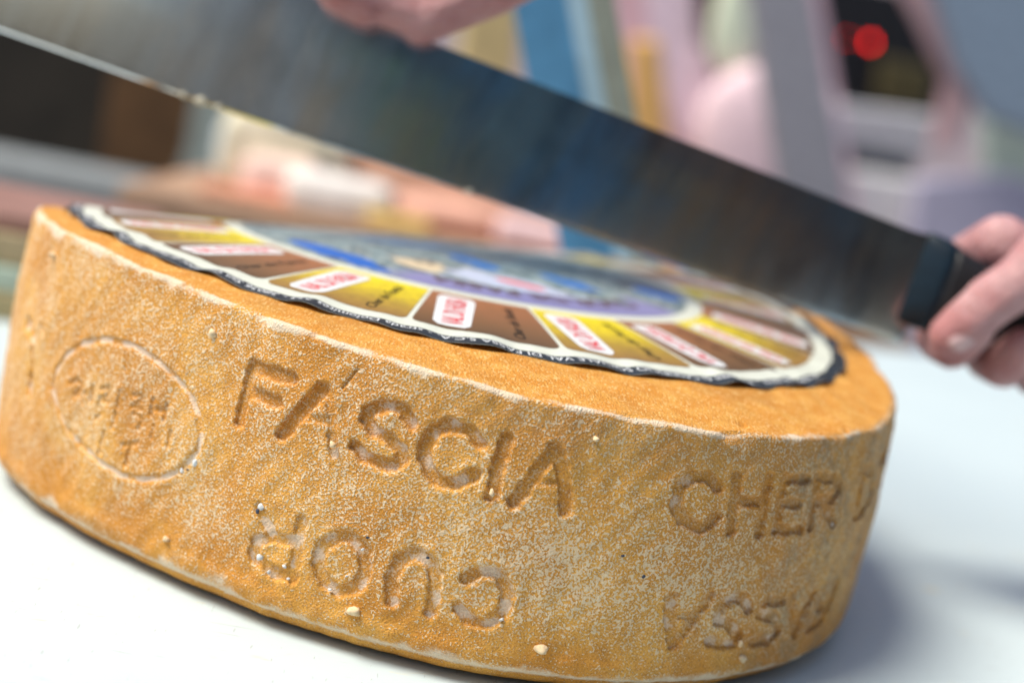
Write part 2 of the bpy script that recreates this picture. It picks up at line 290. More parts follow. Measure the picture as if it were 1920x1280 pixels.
# top
rn = np.concatenate([np.linspace(.992, .80, 60), np.linspace(.78, .02, 24)])
T2, N2 = np.meshgrid(th, rn)
rr = (rad(T2)-.8)*N2
zt = ztop(N2, T2)+.12*wobble(T2, N2*8, 18, (10, 60), (-2, 2), 21)+.15*np.exp(-((1-N2)/.02)**2)
for hr, ha in TOPHOLES:
    hx, hy = LCX+hr*math.cos(math.radians(ha)), LCY+hr*math.sin(math.radians(ha))
    zt -= 1.0*np.exp(-(((rr*np.cos(T2)-hx)*.8)**2+((rr*np.sin(T2)-hy)*.9)**2))
rows.append(np.stack([rr*np.cos(T2), rr*np.sin(T2), zt], -1))
z0 = np.zeros_like(T2)
e2 = .9*np.exp(-((1-N2)*RAD/(1.0+.5*wobble(T2, N2*0, 12, (8, 40), (0, 0), 15)).clip(.4))**2)
for k, a in (('depth', z0), ('bloom', z0), ('edge', e2), ('dens', z0+.3), ('top', sst(1.0, .985, N2)), ('stain_shade', z0)): att[k].append(a)
# bottom
rb_ = side[0]; bot = np.stack([rb_*np.array([k, k, 0])+np.array([0, 0, z_]) for k, z_ in ((.0, -4.9), (.93, -4.9), (.965, -4.2), (.983, -3.0), (.994, -1.5))], 0)
X = np.concatenate([bot]+rows, 0)
for k in att: att[k] = np.concatenate([np.zeros((5, len(th)))]+att[k], 0)
wheel = empty('cheese', (0, 0, 0)); tag(wheel, 'orange wheel of cheese with stamped rind and a round printed paper label on top', 'cheese')
me = grid_mesh('rind', X, closed_u=True)
for k in att: set_attr(me, k, att[k])
set_attr(me, 'arc', np.broadcast_to(th*RAD, X.shape[:2])); set_attr(me, 'hz', X[..., 2])
link('rind', me, rm, wheel)

# crumbs and mould crystals sticking to the rind
def lump(r, seed, flat=.75):
    bm = bmesh.new(); bmesh.ops.create_icosphere(bm, subdivisions=2, radius=1)
    q = random.Random(seed); ph = [q.uniform(0, 6) for _ in range(6)]
    for v_ in bm.verts:
        c = v_.co; k = 1+.22*math.sin(3*c.x+ph[0])*math.sin(2.5*c.y+ph[1])+.16*math.sin(5*c.z+ph[2]+2*c.x)
        v_.co = Vector((c.x*k*flat, c.y*k*q.uniform(.97, 1.03), c.z*k*1.15))*r*.001
    return bm
def on_rind(name, a, t, r, mat, seed, flat=.75, out=.2):
    p_ = side_pt(np.array([math.radians(a)]), np.array([t]), out)[0]
    o = link(name, from_bm(name, lump(r, seed, flat)), mat, wheel); o.location = Vector(p_)*.001; o.rotation_euler = (seed*.7, seed*.3, math.radians(a)+seed*.1)
    return o
cm = plain('crumb', (.74, .56, .34, 1), .7, .2, 900); gm = plain('mould_crystal', (.62, .64, .64, 1), .35, .3, 1500); dm = plain('mould_speck', (.05, .06, .09, 1), .6, .3, 900)
for i, (a, t, r) in enumerate(CRUMB): on_rind('crumb', a, t, r*1.75, cm, i+1, .75, .45)
for i, (a, t, r) in enumerate(CRYSTAL): on_rind('mould_crystal', a, t, r*1.25, gm, i+31, .6, -.1)
for i, (a, t, r) in enumerate(SPECK): on_rind('mould_speck', a, t, r, dm, i+61, .4, .05)

# ------------------------------------------------------------------ paper label (a part of the wheel) with its print
def wave(r, t):
    a = .55+.45*np.sin(2*t+.6)
    w = .5*np.sin(33*t+.5)+.3*np.sin(21*t+2.2)+.25*np.sin(54*t+1.1)+.15*np.sin(80*t)
    return sst(104, 131, r)**1.5*(.28+.95*w)*.92
def lab(r, t, lift=0.0):
    """label polar coordinates (mm, rad) -> point on the paper"""
    x = LCX+r*np.cos(t); y = LCY+r*np.sin(t); tt = np.arctan2(y, x); q = np.hypot(x, y)
    return np.stack([x, y, ztop(q/rad(tt), tt)+.45+np.maximum(wave(r, t), -.25)+lift], -1)
def patch(name, r0, r1, t0, t1, nr, nt_, lift, mat, parent, corner=0.0, edge_w=None):
    rr = np.linspace(r0, r1, nr)
    if corner: rr = np.concatenate([np.linspace(r0, r1-corner, nr), r1-corner+corner*np.sin(np.linspace(0, PI/2, 6))[1:]])
    X = []
    for r_ in rr:
        ins = 0.0
        if corner and r_ > r1-corner: ins = (corner-math.sqrt(max(0, corner**2-(r_-(r1-corner))**2)))/r_
        tt = np.linspace(t0+ins, t1-ins, nt_)
        ro = r_+(0 if edge_w is None else edge_w(tt)*(r_-r0)/(r1-r0))
        X.append(lab(ro+0*tt, tt, lift))
    return link(name, grid_mesh(name, np.array(X)), mat, parent)
def paper(name, c, rough=.45, var=.05):
    mt, n, l, b = new_mat(name); nb = NB(mt.node_tree); v = nb.obj()
    f = nb.noise(v, 500, 3, .6)
    l.new(nb.mix(f, tuple(x*(1-var) for x in c[:3])+(1,), tuple(min(1, x*(1+var)) for x in c[:3])+(1,)), b.inputs['Base Color'])
    b.inputs['Roughness'].default_value = rough; b.inputs['Specular IOR Level'].default_value = .45
    return mt
def radial_print(name, stops, dark=None):
    """flat print that runs from the inner to the outer rim of a segment"""
    mt, n, l, b = new_mat(name); nb = NB(mt.node_tree); v = nb.obj()
    vm = nb.add('ShaderNodeVectorMath', operation='SUBTRACT'); l.new(v, vm.inputs[0]); vm.inputs[1].default_value = (LCX*.001, LCY*.001, 0)
    vm2 = nb.add('ShaderNodeVectorMath', operation='MULTIPLY'); l.new(vm.outputs[0], vm2.inputs[0]); vm2.inputs[1].default_value = (1, 1, 0)
    ln = nb.add('ShaderNodeVectorMath', operation='LENGTH'); l.new(vm2.outputs[0], ln.inputs[0])
    f = nb.add('ShaderNodeMapRange'); l.new(ln.outputs['Value'], f.inputs[0]); f.inputs[1].default_value = .082; f.inputs[2].default_value = .120
    rp = nb.add('ShaderNodeValToRGB'); l.new(f.outputs[0], rp.inputs[0]); el = rp.color_ramp.elements
    el[0].position, el[0].color = stops[0]; el[1].position, el[1].color = stops[-1]
    for p_, c in stops[1:-1]: e = el.new(p_); e.color = c
    nz = nb.noise(nb.scale(v, (260, 260, 1)), 1.0, 4, .7, .6)
    l.new(nb.mix(nb.rng(nz, .35, .7, 0, .35), rp.outputs[0], (.16, .09, .035, 1)), b.inputs['Base Color'])
    b.inputs['Roughness'].default_value = .42; b.inputs['Specular IOR Level'].default_value = .45
    return mt
cream = paper('label_cream', (.62, .64, .55, 1), .45, .12); ink = paper('label_black', (.028, .034, .042, 1), .4, .2); white = paper('label_white', (.68, .69, .69, 1), .45, .1); red = paper('label_red_ink', (.70, .030, .045, 1)); wink = paper('label_white_ink', (.72, .74, .76, 1)); black = paper('label_dark_ink', (.018, .015, .008, 1))
yel_m = radial_print('label_yellow_print', [(0, (.80, .66, .010, 1)), (.35, (.70, .54, .014, 1)), (.7, (.42, .27, .035, 1)), (1, (.30, .165, .045, 1))])
brn_m = radial_print('label_brown_print', [(0, (.36, .14, .055, 1)), (.4, (.28, .12, .05, 1)), (.75, (.19, .095, .04, 1)), (1, (.12, .065, .03, 1))])
drk_m = paper('label_dark_brown', (.05, .025, .015, 1))
lw = lambda t: .5*np.sin(19*t)+.4*np.sin(37*t+1)
nt_full = 720
label_o = patch('paper_label', 74.0, 131.0, 0, 2*PI, 60, nt_full+1, 0.0, cream, wheel, edge_w=lw)
label_o['label'] = 'round printed paper label with wavy black rim stuck on top of the cheese'
patch('black_rim', 126.3, 130.9, 0, 2*PI, 8, nt_full+1, .10, ink, label_o, edge_w=lw)
SEG0 = 4.5
def in_box(u, vv, ang):
    """local radial / tangential mm around a ray at ang -> polar"""
    return np.hypot(u, vv), ang+np.arctan2(vv, u)
def text_mesh(body, size, shear=0.0, bold=0.0):
    cu_ = bpy.data.curves.new('lettering', 'FONT'); cu_.body = body; cu_.size = size; cu_.shear = shear; cu_.offset = bold; cu_.resolution_u = 3; cu_.align_x = 'LEFT'
    o = bpy.data.objects.new('lettering', cu_); col.objects.link(o)
    dg = bpy.context.evaluated_depsgraph_get(); me = bpy.data.meshes.new_from_object(o.evaluated_get(dg))
    bpy.data.objects.remove(o); bpy.data.curves.remove(cu_)
    bm = bmesh.new(); bm.from_mesh(me); bmesh.ops.triangulate(bm, faces=bm.faces); bmesh.ops.subdivide_edges(bm, edges=[e for e in bm.edges if e.calc_length() > .9], cuts=1)
    bm.to_mesh(me); bm.free()
    co = np.zeros(len(me.vertices)*3); me.vertices.foreach_get('co', co); return me, co.reshape(-1, 3)
def put_text(name, me, X, mat):
    me.vertices.foreach_set('co', (X*.001).astype(np.float32).ravel()); me.materials.clear(); me.update(); me.name = name
    return link(name, me, mat, label_o)
for k in range(18):
    a0 = math.radians(SEG0+20*k+.35); a1 = math.radians(SEG0+20*(k+1)-.35)
    front = 190 <= (SEG0+20*k) % 360 or (SEG0+20*k) % 360 < 40
    brown = k % 2 == 1
    patch('printed_segment', 82.0, 120.3, a0, a1, 14 if front else 8, 16, .10, brn_m if brown else yel_m, label_o, corner=3.0)
    ac = math.radians(SEG0+20*k+5.4)
    # white name box
    uu = np.linspace(85.5, 118.0, 14); vv = np.linspace(-5.4, 5.4, 6); ww = vv[None, :]+0*uu[:, None]; U = uu[:, None]+0*ww
    taper = 1-.06*((U-85)/33); ang = ac+0*U
    cut = np.clip(1.6-np.minimum(U-85.5, 118-U), 0, 1.6)/5.4
    r_, t_ = in_box(U, ww*taper*(1-cut), ac)
    link('name_box', grid_mesh('name_box', lab(r_, t_, .19)), white, label_o)
    if not front: continue
    me, co = text_mesh('VAL DI FASSA', 8.6, 0.0, .12)
    w_ = co[:, 0].max()-co[:, 0].min(); sx = 28.0/w_
    u = 116.0-(co[:, 0]-co[:, 0].min())*sx; vv = -(co[:, 1]-3.0)*.95+.25*np.sin(co[:, 0]*.9)
    r_, t_ = in_box(u, vv, ac); put_text('red_lettering', me, lab(r_, t_, .27), red)
    at = math.radians(SEG0+20*k+14.6)
    me, co = text_mesh('Cher de Fascia', 4.6, .2, .05)
    w_ = co[:, 0].max()-co[:, 0].min(); sx = 29.0/w_
    u = 117.0-(co[:, 0]-co[:, 0].min())*sx; vv = -(co[:, 1]-1.5)*.95
    r_, t_ = in_box(u, vv, at); put_text('black_lettering', me, lab(r_, t_, .19), black)
# rim text runs clockwise with its tops outward
RIM = 'da consumarsi entro  -  Prodotto da CASEIFICIO SOCIALE VAL DI FASSA S.C.A. - strada Dolomites 233 - 38036 San Giovanni di Fassa (TN). Da conservare in frigorifero  -  crosta non edibile'
me, co = text_mesh(RIM, 5.0)
i0 = RIM.index('strada'); me0, c0 = text_mesh(RIM[:i0], 5.0); ws = c0[:, 0].max(); bpy.data.meshes.remove(me0)
sc = .80
u = (co[:, 0]-ws)*sc; t_ = math.radians(267.5)-u/126.0; r_ = 127.1+co[:, 1]*.72
put_text('rim_lettering', me, lab(r_, t_, .17), wink)
# central picture: blue sky, grey crags, pale meadow, violet band
nr_, nt_ = 150, 480
RR, TT = np.meshgrid(np.linspace(0.05, 76.5, nr_), np.linspace(0, 2*PI, nt_+1), indexing='ij')
px, py = RR*np.cos(TT), RR*np.sin(TT)
def nz(x, y, k, sd_, n_=14):
    r = np.random.RandomState(sd_); o = 0
    for i in range(n_): a = r.uniform(0, 6.28); f_ = k*r.uniform(.5, 1.6); o = o+np.sin(f_*(x*math.cos(a)+y*math.sin(a))+r.uniform(0, 6.28))
    return o*math.sqrt(2/n_)
C = np.zeros(px.shape+(3,)); C[:] = (.16, .22, .23)
def lay(mk, c):
    global C
    C = C*(1-mk[..., None])+np.array(c)*mk[..., None]
g1, g2, g3 = nz(px, py, .25, 1), nz(px, py, .55, 2), nz(px, py, 1.1, 3)
lay(sst(.1, .9, g1)*.7, (.20, .27, .28)); lay(sst(.5, 1.0, g2)*.8, (.05, .065, .075)); lay(sst(.8, 1.3, g3)*.7, (.42, .44, .40))
def blob(cx, cy, rx, ry, rot, soft=.25, rough=.35):
    c_, s_ = math.cos(rot), math.sin(rot); x, y = px-cx, py-cy
    d = np.hypot((x*c_+y*s_)/rx, (-x*s_+y*c_)/ry)+rough*.3*g2; return 1-sst(1-soft, 1+soft*.3, d)
lay(blob(3, -17, 13, 6, -.9), (.006, .13, .44)); lay(blob(35, -21, 12, 6, -.7), (.006, .13, .46)); lay(blob(66, 0, 10, 8, -.3), (.01, .13, .46)); lay(blob(-38, -54, 24, 6.5, -.72), (.008, .10, .42)); lay(blob(-20, 10, 22, 7, .2), (.03, .2, .5))
lay(blob(15, -47, 26, 12, -.05), (.42, .46, .58)); lay(blob(-13, -45, 9, 11, .1), (.55, .45, .30)); lay(blob(-12, -38, 10, 4, .1)*sst(-.2, .5, g3), (.10, .06, .035))
band = sst(59, 62.5, RR+1.5*g1)*sst(math.radians(248), math.radians(260), TT)*(1-sst(math.radians(333), math.radians(342), TT))
lay(band, (.20, .19, .36)); lay(blob(18, -45, 9, 3.2, -.3), (.62, .05, .02))
pme = grid_mesh('printed_picture', lab(RR, TT, .10))
ca = pme.color_attributes.new('print', 'FLOAT_COLOR', 'POINT'); ca.data.foreach_set('color', np.concatenate([np.clip(C*1.15, 0, .85), np.ones(px.shape+(1,))], -1).astype(np.float32).ravel())
pm, n, l, b = new_mat('label_picture'); at_ = n.new('ShaderNodeAttribute'); at_.attribute_name = 'print'; l.new(at_.outputs['Color'], b.inputs['Base Color']); b.inputs['Roughness'].default_value = .4; b.inputs['Specular IOR Level'].default_value = .45
link('printed_picture', pme, pm, label_o)
me, co = text_mesh('CUOR DE FASSA', 12.0, 0, .25)
sx = 74.0/(co[:, 0].max()-co[:, 0].min()); u = (co[:, 0])*sx
r_ = 60.5+co[:, 1]*.95; t_ = math.radians(328)-u/64.0
put_text('brown_lettering', me, lab(r_, t_, .20), paper('label_brown_ink', (.11, .06, .05, 1)))

# ------------------------------------------------------------------ knife
sm, n, l, b = new_mat('knife_steel'); nb = NB(sm.node_tree); v = nb.obj()
# carbon steel: blue and brown reflections painted in as slanting streaks, fine grinding lines
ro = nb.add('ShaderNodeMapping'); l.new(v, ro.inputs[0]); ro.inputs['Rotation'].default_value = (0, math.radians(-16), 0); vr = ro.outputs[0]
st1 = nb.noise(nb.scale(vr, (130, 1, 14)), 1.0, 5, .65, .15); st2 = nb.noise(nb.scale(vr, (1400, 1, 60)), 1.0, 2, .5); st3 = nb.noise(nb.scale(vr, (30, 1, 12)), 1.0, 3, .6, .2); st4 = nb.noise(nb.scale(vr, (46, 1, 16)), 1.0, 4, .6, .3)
sx = nb.add('ShaderNodeSeparateXYZ'); l.new(v, sx.inputs[0]); refl_mix = nb.rng(nb.math('ADD', sx.outputs[0], nb.math('MULTIPLY', st3, .06)), -.165, .03)
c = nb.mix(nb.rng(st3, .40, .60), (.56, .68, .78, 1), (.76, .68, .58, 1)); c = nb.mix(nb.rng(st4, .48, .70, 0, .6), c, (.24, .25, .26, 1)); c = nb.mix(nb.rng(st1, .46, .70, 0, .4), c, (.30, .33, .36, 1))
c = nb.mix(refl_mix, (.86, .88, .88, 1), c)  # silver-to-dark reflection along the blade painted into the base colour
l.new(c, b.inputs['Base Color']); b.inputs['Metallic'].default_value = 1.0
l.new(nb.math('ADD', nb.math('MULTIPLY', st1, .16), .08), b.inputs['Roughness'])
l.new(nb.bump(nb.math('ADD', st2, nb.math('MULTIPLY', st1, .5)), .10, .0002), b.inputs['Normal'])
knife = empty('cheese_knife', (.149, 0, .079)); tag(knife, 'long broad steel cheese knife with black handle held slanting above the cheese', 'knife')
xs = np.concatenate([np.linspace(150, -230, 96), np.linspace(-233, -300, 24)])
def edge_z(x): return 79+(149-x)*.1487+.7*np.sin((x+40)/38.0)*np.exp(-((x+60)/70.0)**2)
def spine_z(x):
    zz_ = 115.5+(159-x)*.1815
    q = np.clip((-235-x)/66.0, 0, 1); return zz_*(1-q**2.5)+(edge_z(x)+1)*q**2.5
prof = [(0.0, .10), (.016, .85), (.08, 1.0), (.45, 1.06), (.985, 1.15), (1.0, 1.0)]
loop = [(k, -h) for k, h in prof]+[(k, h) for k, h in prof[::-1]]
X = np.array([[(x+(2.5 if k > .5 else 0)*0+10*max(0, k)*(x > 149), h*(1 if x > -235 else max(.25, 1-(-235-x)/80)), edge_z(x)+k*(spine_z(x)-edge_z(x))) for k, h in loop] for x in xs])
bme = grid_mesh('blade', X, closed_u=True)
bm = bmesh.new(); bm.from_mesh(bme); bmesh.ops.holes_fill(bm, edges=[e for e in bm.edges if e.is_boundary], sides=20); bm.to_mesh(bme); bm.free()
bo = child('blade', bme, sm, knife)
es = bo.modifiers.new('split', 'EDGE_SPLIT'); es.split_angle = math.radians(40)
ax = Vector((.988, .02, -.155)).normalized()
def sweep(name, p0, axis, stations, mat, parent, nseg=24):
    """rounded oval sections (distance, half depth, half height, shift up) along an axis"""
    side_v = Vector((0, 1, 0)); up = axis.cross(side_v)*-1; up = Vector((-axis.z, 0, axis.x)).normalized()
    X = []
    for d_, hy, hz, sh in stations:
        c_ = p0+axis*d_+up*sh; row = []
        for i in range(nseg):
            a = 2*PI*i/nseg; ca_, sa_ = math.cos(a), math.sin(a)
            e_ = .7
            row.append(c_+side_v*(hy*math.copysign(abs(ca_)**e_, ca_))+up*(hz*math.copysign(abs(sa_)**e_, sa_)))
        X.append([tuple(q) for q in row])
    me = grid_mesh(name, np.array(X), closed_u=True)
    bm = bmesh.new(); bm.from_mesh(me); bmesh.ops.holes_fill(bm, edges=[e for e in bm.edges if e.is_boundary], sides=40); bm.to_mesh(me); bm.free()
    return child(name, me, mat, parent)
hp = Vector((158.5, 0, 101.5))
hm = plain('handle_plastic', (.010, .010, .012, 1), .45, .2, 200); bol = plain('bolster_plastic', (.003, .013, .024, 1), .4, .2, 150)
sweep('bolster', hp, ax, [(-9.5, 1.4, 15.5, 0), (-8.5, 2.6, 16.2, -.2), (-2, 6.2, 16.2, -.5), (2, 8.2, 15.6, -.8)], bol, knife)
sweep('handle', hp, ax, [(.5, 8.0, 15.4, -.8), (2, 9.2, 15.2, -1), (20, 10, 13.2, -2), (55, 10.5, 12.6, -2), (90, 10.5, 14.0, -2.5), (112, 9.5, 15, -4), (119, 7, 12, -4.5), (121, 3, 6, -4.5)], hm, knife)
smr = plain('cheese_smear', (.62, .58, .44, 1), .5, .2, 500)
for i, (x, k, r) in enumerate([(-98, .01, 1.4), (-92, .012, 1.0), (-104, .01, .9), (-5, .015, 1.0)]):
    o = child('cheese_smear', from_bm('cheese_smear', lump(r, i+90, 1.4)), smr, knife); o.location = Vector((x, -.5, edge_z(x)+k*40))*.001

# ------------------------------------------------------------------ hands
km, n, l, b = new_mat('skin'); nb = NB(km.node_tree); v = nb.obj()
c = nb.mix(nb.rng(nb.noise(v, 55, 3, .6), .35, .7), (.54, .31, .31, 1), (.44, .19, .19, 1)); c = nb.mix(nb.rng(nb.noise(v, 420, 3, .6), .5, .8, 0, .35), c, (.42, .18, .15, 1))
l.new(c, b.inputs['Base Color']); b.inputs['Roughness'].default_value = .5; b.inputs['Specular IOR Level'].default_value = .4
b.inputs['Subsurface Weight'].default_value = .25; b.inputs['Subsurface Radius'].default_value = (.004, .0016, .001); b.inputs['Subsurface Scale'].default_value = 1.0
crs = nb.rng(nb.noise(nb.scale(v, (90, 90, 330)), 1.0, 4, .65, 1.2), .50, .60)
l.new(nb.bump(nb.math('ADD', crs, nb.noise(v, 700, 3, .6)), .5, .0009), b.inputs['Normal'])
nailm = plain('nail', (.62, .42, .42, 1), .28, .06, 300, .5)
def skin_mesh(name, chains, voxel=1.2, smooth=6):
    """chains of (point mm, radius mm) melted into one continuous skin"""
    bm = bmesh.new()
    for ch in chains:
        for (a, ra), (c_, rc) in zip(ch[:-1], ch[1:]):
            hb = bmesh.new()
            for p_, r in ((a, ra), (c_, rc)):
                bmesh.ops.create_icosphere(hb, subdivisions=2, radius=r*.001, matrix=Matrix.Translation(Vector(p_)*.001))
            hb.faces.ensure_lookup_table(); bmesh.ops.delete(hb, geom=hb.faces[:], context='FACES_KEEP_BOUNDARY') if False else None
            pts_ = [v_.co.copy() for v_ in hb.verts]; hb.free(); hb = bmesh.new()
            for q_ in pts_: hb.verts.new(q_)
            res = bmesh.ops.convex_hull(hb, input=hb.verts[:])
            bmesh.ops.delete(hb, geom=[v_ for v_ in hb.verts if not v_.link_faces], context='VERTS')
            tmp = bpy.data.meshes.new('tmp'); hb.to_mesh(tmp); hb.free(); bm.from_mesh(tmp); bpy.data.meshes.remove(tmp)
    me = bpy.data.meshes.new(name+'_raw'); bm.to_mesh(me); bm.free()
    o = bpy.data.objects.new(name+'_raw', me); col.objects.link(o)
    r = o.modifiers.new('r', 'REMESH'); r.mode = 'VOXEL'; r.voxel_size = voxel*.001; r.use_smooth_shade = True
    s_ = o.modifiers.new('s', 'SMOOTH'); s_.iterations = smooth; s_.factor = .5
    dg = bpy.context.evaluated_depsgraph_get(); out = bpy.data.meshes.new_from_object(o.evaluated_get(dg)); out.name = name
    bpy.data.objects.remove(o); bpy.data.meshes.remove(me)
    for p_ in out.polygons: p_.use_smooth = True
    return out
up = Vector((-ax.z, 0, ax.x)).normalized()
def H(d, y, z): return tuple(hp+ax*d+Vector((0, y, 0))+up*z)
ch = []
for i, (d0, rr_) in enumerate([(12, 9.2), (31, 9.6), (49, 9.2), (66, 8.2)]):
    ch.append([(H(d0+6, 7, 20), rr_+1.8), (H(d0+1, 20, 11), rr_), (H(d0, 21, -8), rr_*.95), (H(d0-1, 9, -17.5), rr_*.92), (H(d0-1, -6, -18), rr_*.85), (H(d0, -15, -10), rr_*.8)])
for d0 in (18, 37, 55, 72): ch.append([(H(d0, 7, 20), 10), (H(118, 2, 14), 15)])
ch.append([(H(60, -8, 12), 14), (H(118, 0, 12), 19)]); ch.append([(H(118, 0, 12), 21), (H(190, 10, 22), 26), (H(330, 30, 50), 36)])
th_tip, th_ip, th_mcp = (159.5, -20.5, 87.0), (170.5, -21.5, 101.5), (187, -21, 118)
ch.append([(th_tip, 7.2), ((164.5, -21.5, 93), 8.6), ((167.5, -21.8, 97.5), 8.5), (th_ip, 9.1), ((178, -21.5, 109), 9.2), (th_mcp, 12.5), (H(62, -12, 12), 17)])
hand = empty('hand', H(60, 0, 10) and Vector(H(60, 0, 10))*.001); tag(hand, 'bare hand gripping the black knife handle with its thumb in front', 'hand')
child('skin', skin_mesh('skin', ch), km, hand)
def nail(parent, at, axis, nrm, L_, W_):
    axis = Vector(axis).normalized(); nrm = Vector(nrm).normalized(); sd_ = axis.cross(nrm).normalized(); nrm = sd_.cross(axis)
    X = []
    for a in np.linspace(-1, 1, 9):
        row = []
        for c_ in np.linspace(-1, 1, 9):
            w = W_*math.sqrt(max(.02, 1-max(0, abs(a)-.35)**2/.45)); row.append(tuple(Vector(at)+axis*(a*L_)+sd_*(c_*w)+nrm*(1.0-1.8*c_*c_-.8*a*a)))
        X.append(row)
    o = child('fingernail', grid_mesh('fingernail', np.array(X)), nailm, parent); so = o.modifiers.new('t', 'SOLIDIFY'); so.thickness = .0006; return o
nail(hand, (161.0, -27.3, 88.5), Vector(th_ip)-Vector(th_tip), (-.25, -1, .15), 5.2, 4.4)
# the other hand rests on the spine of the blade
ch = []
b0 = float(spine_z(np.array(-29.0)))
ch.append([((-30, -7, b0+4.5), 7.4), ((-24, -8, b0+10), 9.0), ((-8, -9, b0+21), 10.0), ((10, -4, b0+38), 12), ((16, 14, b0+62), 16)])
b1 = float(spine_z(np.array(-57.0)))
ch.append([((-49, -8.5, b1+2.5), 8.4), ((-57, -9.5, b1+6), 9.6), ((-66, -12, b1+22), 10), ((-50, -2, b1+44), 11), ((-24, 16, b1+66), 15)])
b2 = float(spine_z(np.array(-80.0)))
ch.append([((-74, -6, b2+9), 7.6), ((-82, -8, b2+18), 8.6), ((-86, -10, b2+36), 9), ((-64, 0, b2+54), 10.5), ((-32, 18, b2+74), 15)])
ch.append([((-98, -4, b2+20), 7), ((-104, -6, b2+30), 8), ((-100, -6, b2+48), 8.5), ((-74, 4, b2+64), 10), ((-38, 20, b2+80), 15)])
ch.append([((-60, 9, b1+12), 6.5), ((-64, 14, b2+24), 8), ((-48, 17, b2+46), 9.5), ((-20, 22, b2+70), 14)])
ch.append([((16, 14, b0+62), 16), ((-8, 26, b0+94), 20), ((-10, 60, b0+160), 26), ((0, 130, b0+260), 34)]); ch.append([((-38, 20, b2+80), 15), ((-8, 26, b0+94), 19)]); ch.append([((-24, 16, b1+66), 15), ((16, 14, b0+62), 15)]); ch.append([((-60, -4, b1+24), 11), ((-36, -3, b0+14), 10), ((-6, -2, b0+28), 12)]); ch.append([((-52, -7.5, b1+6), 8.6), ((-40, -7, b0+8), 7.6), ((-28, -7, b0+7), 8.0)]); ch.append([((-52, 0, b1+40), 13), ((0, 2, b0+44), 13)])
hand2 = empty('hand', Vector((-40, 0, b0+5))*.001); tag(hand2, 'bare hand pressing down on the spine of the knife blade', 'hand')
child('skin', skin_mesh('skin', ch), km, hand2)

# ------------------------------------------------------------------ goods standing on the table behind the cheese
def thing(name, bm, c, label, cat, group=None, rough=.6, smooth=False, **kw):
    return tag(link(name, from_bm(name, bm, smooth), plain(name, c, rough, **kw)), label, cat, group)
zb = [0, 12, 24, 39, 48]
sc_ = [((.30, .25, .13, 1), 'olive brown flat carton at the bottom of the stack left of the cheese'), ((.36, .44, .36, 1), 'pale green flat carton second from the bottom of the stack left of the cheese'), ((.33, .26, .15, 1), 'thick tan carton third from the bottom of the stack left of the cheese'), ((.28, .15, .12, 1), 'thin reddish brown carton on top of the stack left of the cheese')]
for i, (c, lb) in enumerate(sc_):
    thing('flat_carton', box_bm(-330-6*i, -176+3*i, 165+4*i, 290, zb[i]-4.9, zb[i+1]-5.1, 1.5, 2), c, lb, 'carton', 'stacked flat cartons')
def lumpy(cx, cy, hx, hy, hz, e=.6, seed=0):
    bm = bmesh.new(); bmesh.ops.create_uvsphere(bm, u_segments=32, v_segments=20, radius=1); q = random.Random(seed); ph = [q.uniform(0, 6) for _ in range(4)]
    for v_ in bm.verts:
        c = v_.co; f_ = lambda a: math.copysign(abs(a)**e, a)
        k = 1+.04*math.sin(4*c.x+ph[0])*math.sin(3*c.z+ph[1])
        v_.co = Vector((cx+f_(c.x)*hx*k, cy+f_(c.y)*hy*k, hz+f_(c.z)*hz))*.001
    return bm
thing('paper_bag', lumpy(-205, 985, 64, 40, 46, .45, 1), (.74, .68, .50, 1), 'blurred cream paper bag behind the left part of the cheese', 'bag', smooth=True, var=.25, scale=30)
thing('bread_bag', lumpy(-246, 1000, 34, 30, 40, .75, 2), (.60, .68, .70, 1), 'blurred pale bluish bag at the left end of the goods behind the cheese', 'bag', smooth=True, var=.2, scale=30)
thing('meat_tray', box_bm(-268, -130, 880, 940, .3, 8, 3, 3), (.62, .26, .16, 1), 'blurred red orange tray lying behind the left part of the cheese', 'tray')
thing('white_parcel', lumpy(-136, 900, 52, 30, 20, .5, 3), (.84, .78, .72, 1), 'blurred white wrapped parcel lying behind the red orange tray', 'parcel', smooth=True)
thing('pink_parcel', lumpy(-196, 950, 46, 24, 22, .5, 4), (.82, .62, .54, 1), 'blurred pinkish wrapped parcel left of the white one behind the cheese', 'parcel', smooth=True)
thing('peach_bag', lumpy(-36, 1050, 128, 50, 42, .5, 5), (.84, .52, .36, 1), 'blurred broad peach coloured bag behind the middle of the cheese', 'bag', smooth=True, var=.2, scale=20)
thing('straw_bag', lumpy(-150, 1060, 56, 40, 48, .5, 6), (.82, .66, .40, 1), 'blurred straw coloured bag beside the broad peach bag', 'bag', smooth=True)
thing('yellow_packet', box_bm(-104, -42, 845, 878, .3, 15, 5, 3), (.74, .50, .16, 1), 'blurred yellow packet lying on the counter right behind the cheese', 'packet')
thing('pink_packet', box_bm(18, 96, 895, 940, .3, 30, 8, 3), (.86, .62, .62, 1), 'blurred pink white packet behind the right half of the cheese', 'packet')
thing('salmon_packet', lumpy(-30, 930, 62, 30, 17, .5, 9), (.84, .46, .34, 1), 'blurred salmon coloured packet left of the pink white one', 'packet', smooth=True)
thing('jar', lumpy(-166, 945, 9, 9, 25, .5, 8), (.03, .035, .035, 1), 'small dark blurred jar among the pale goods behind the cheese', 'jar', smooth=True)
thing('display_counter', box_bm(-330, 420, 832, 1180, -900, -.3, 4), (.40, .25, .16, 1), 'blurred tan counter carrying the pale goods behind the table', 'counter')

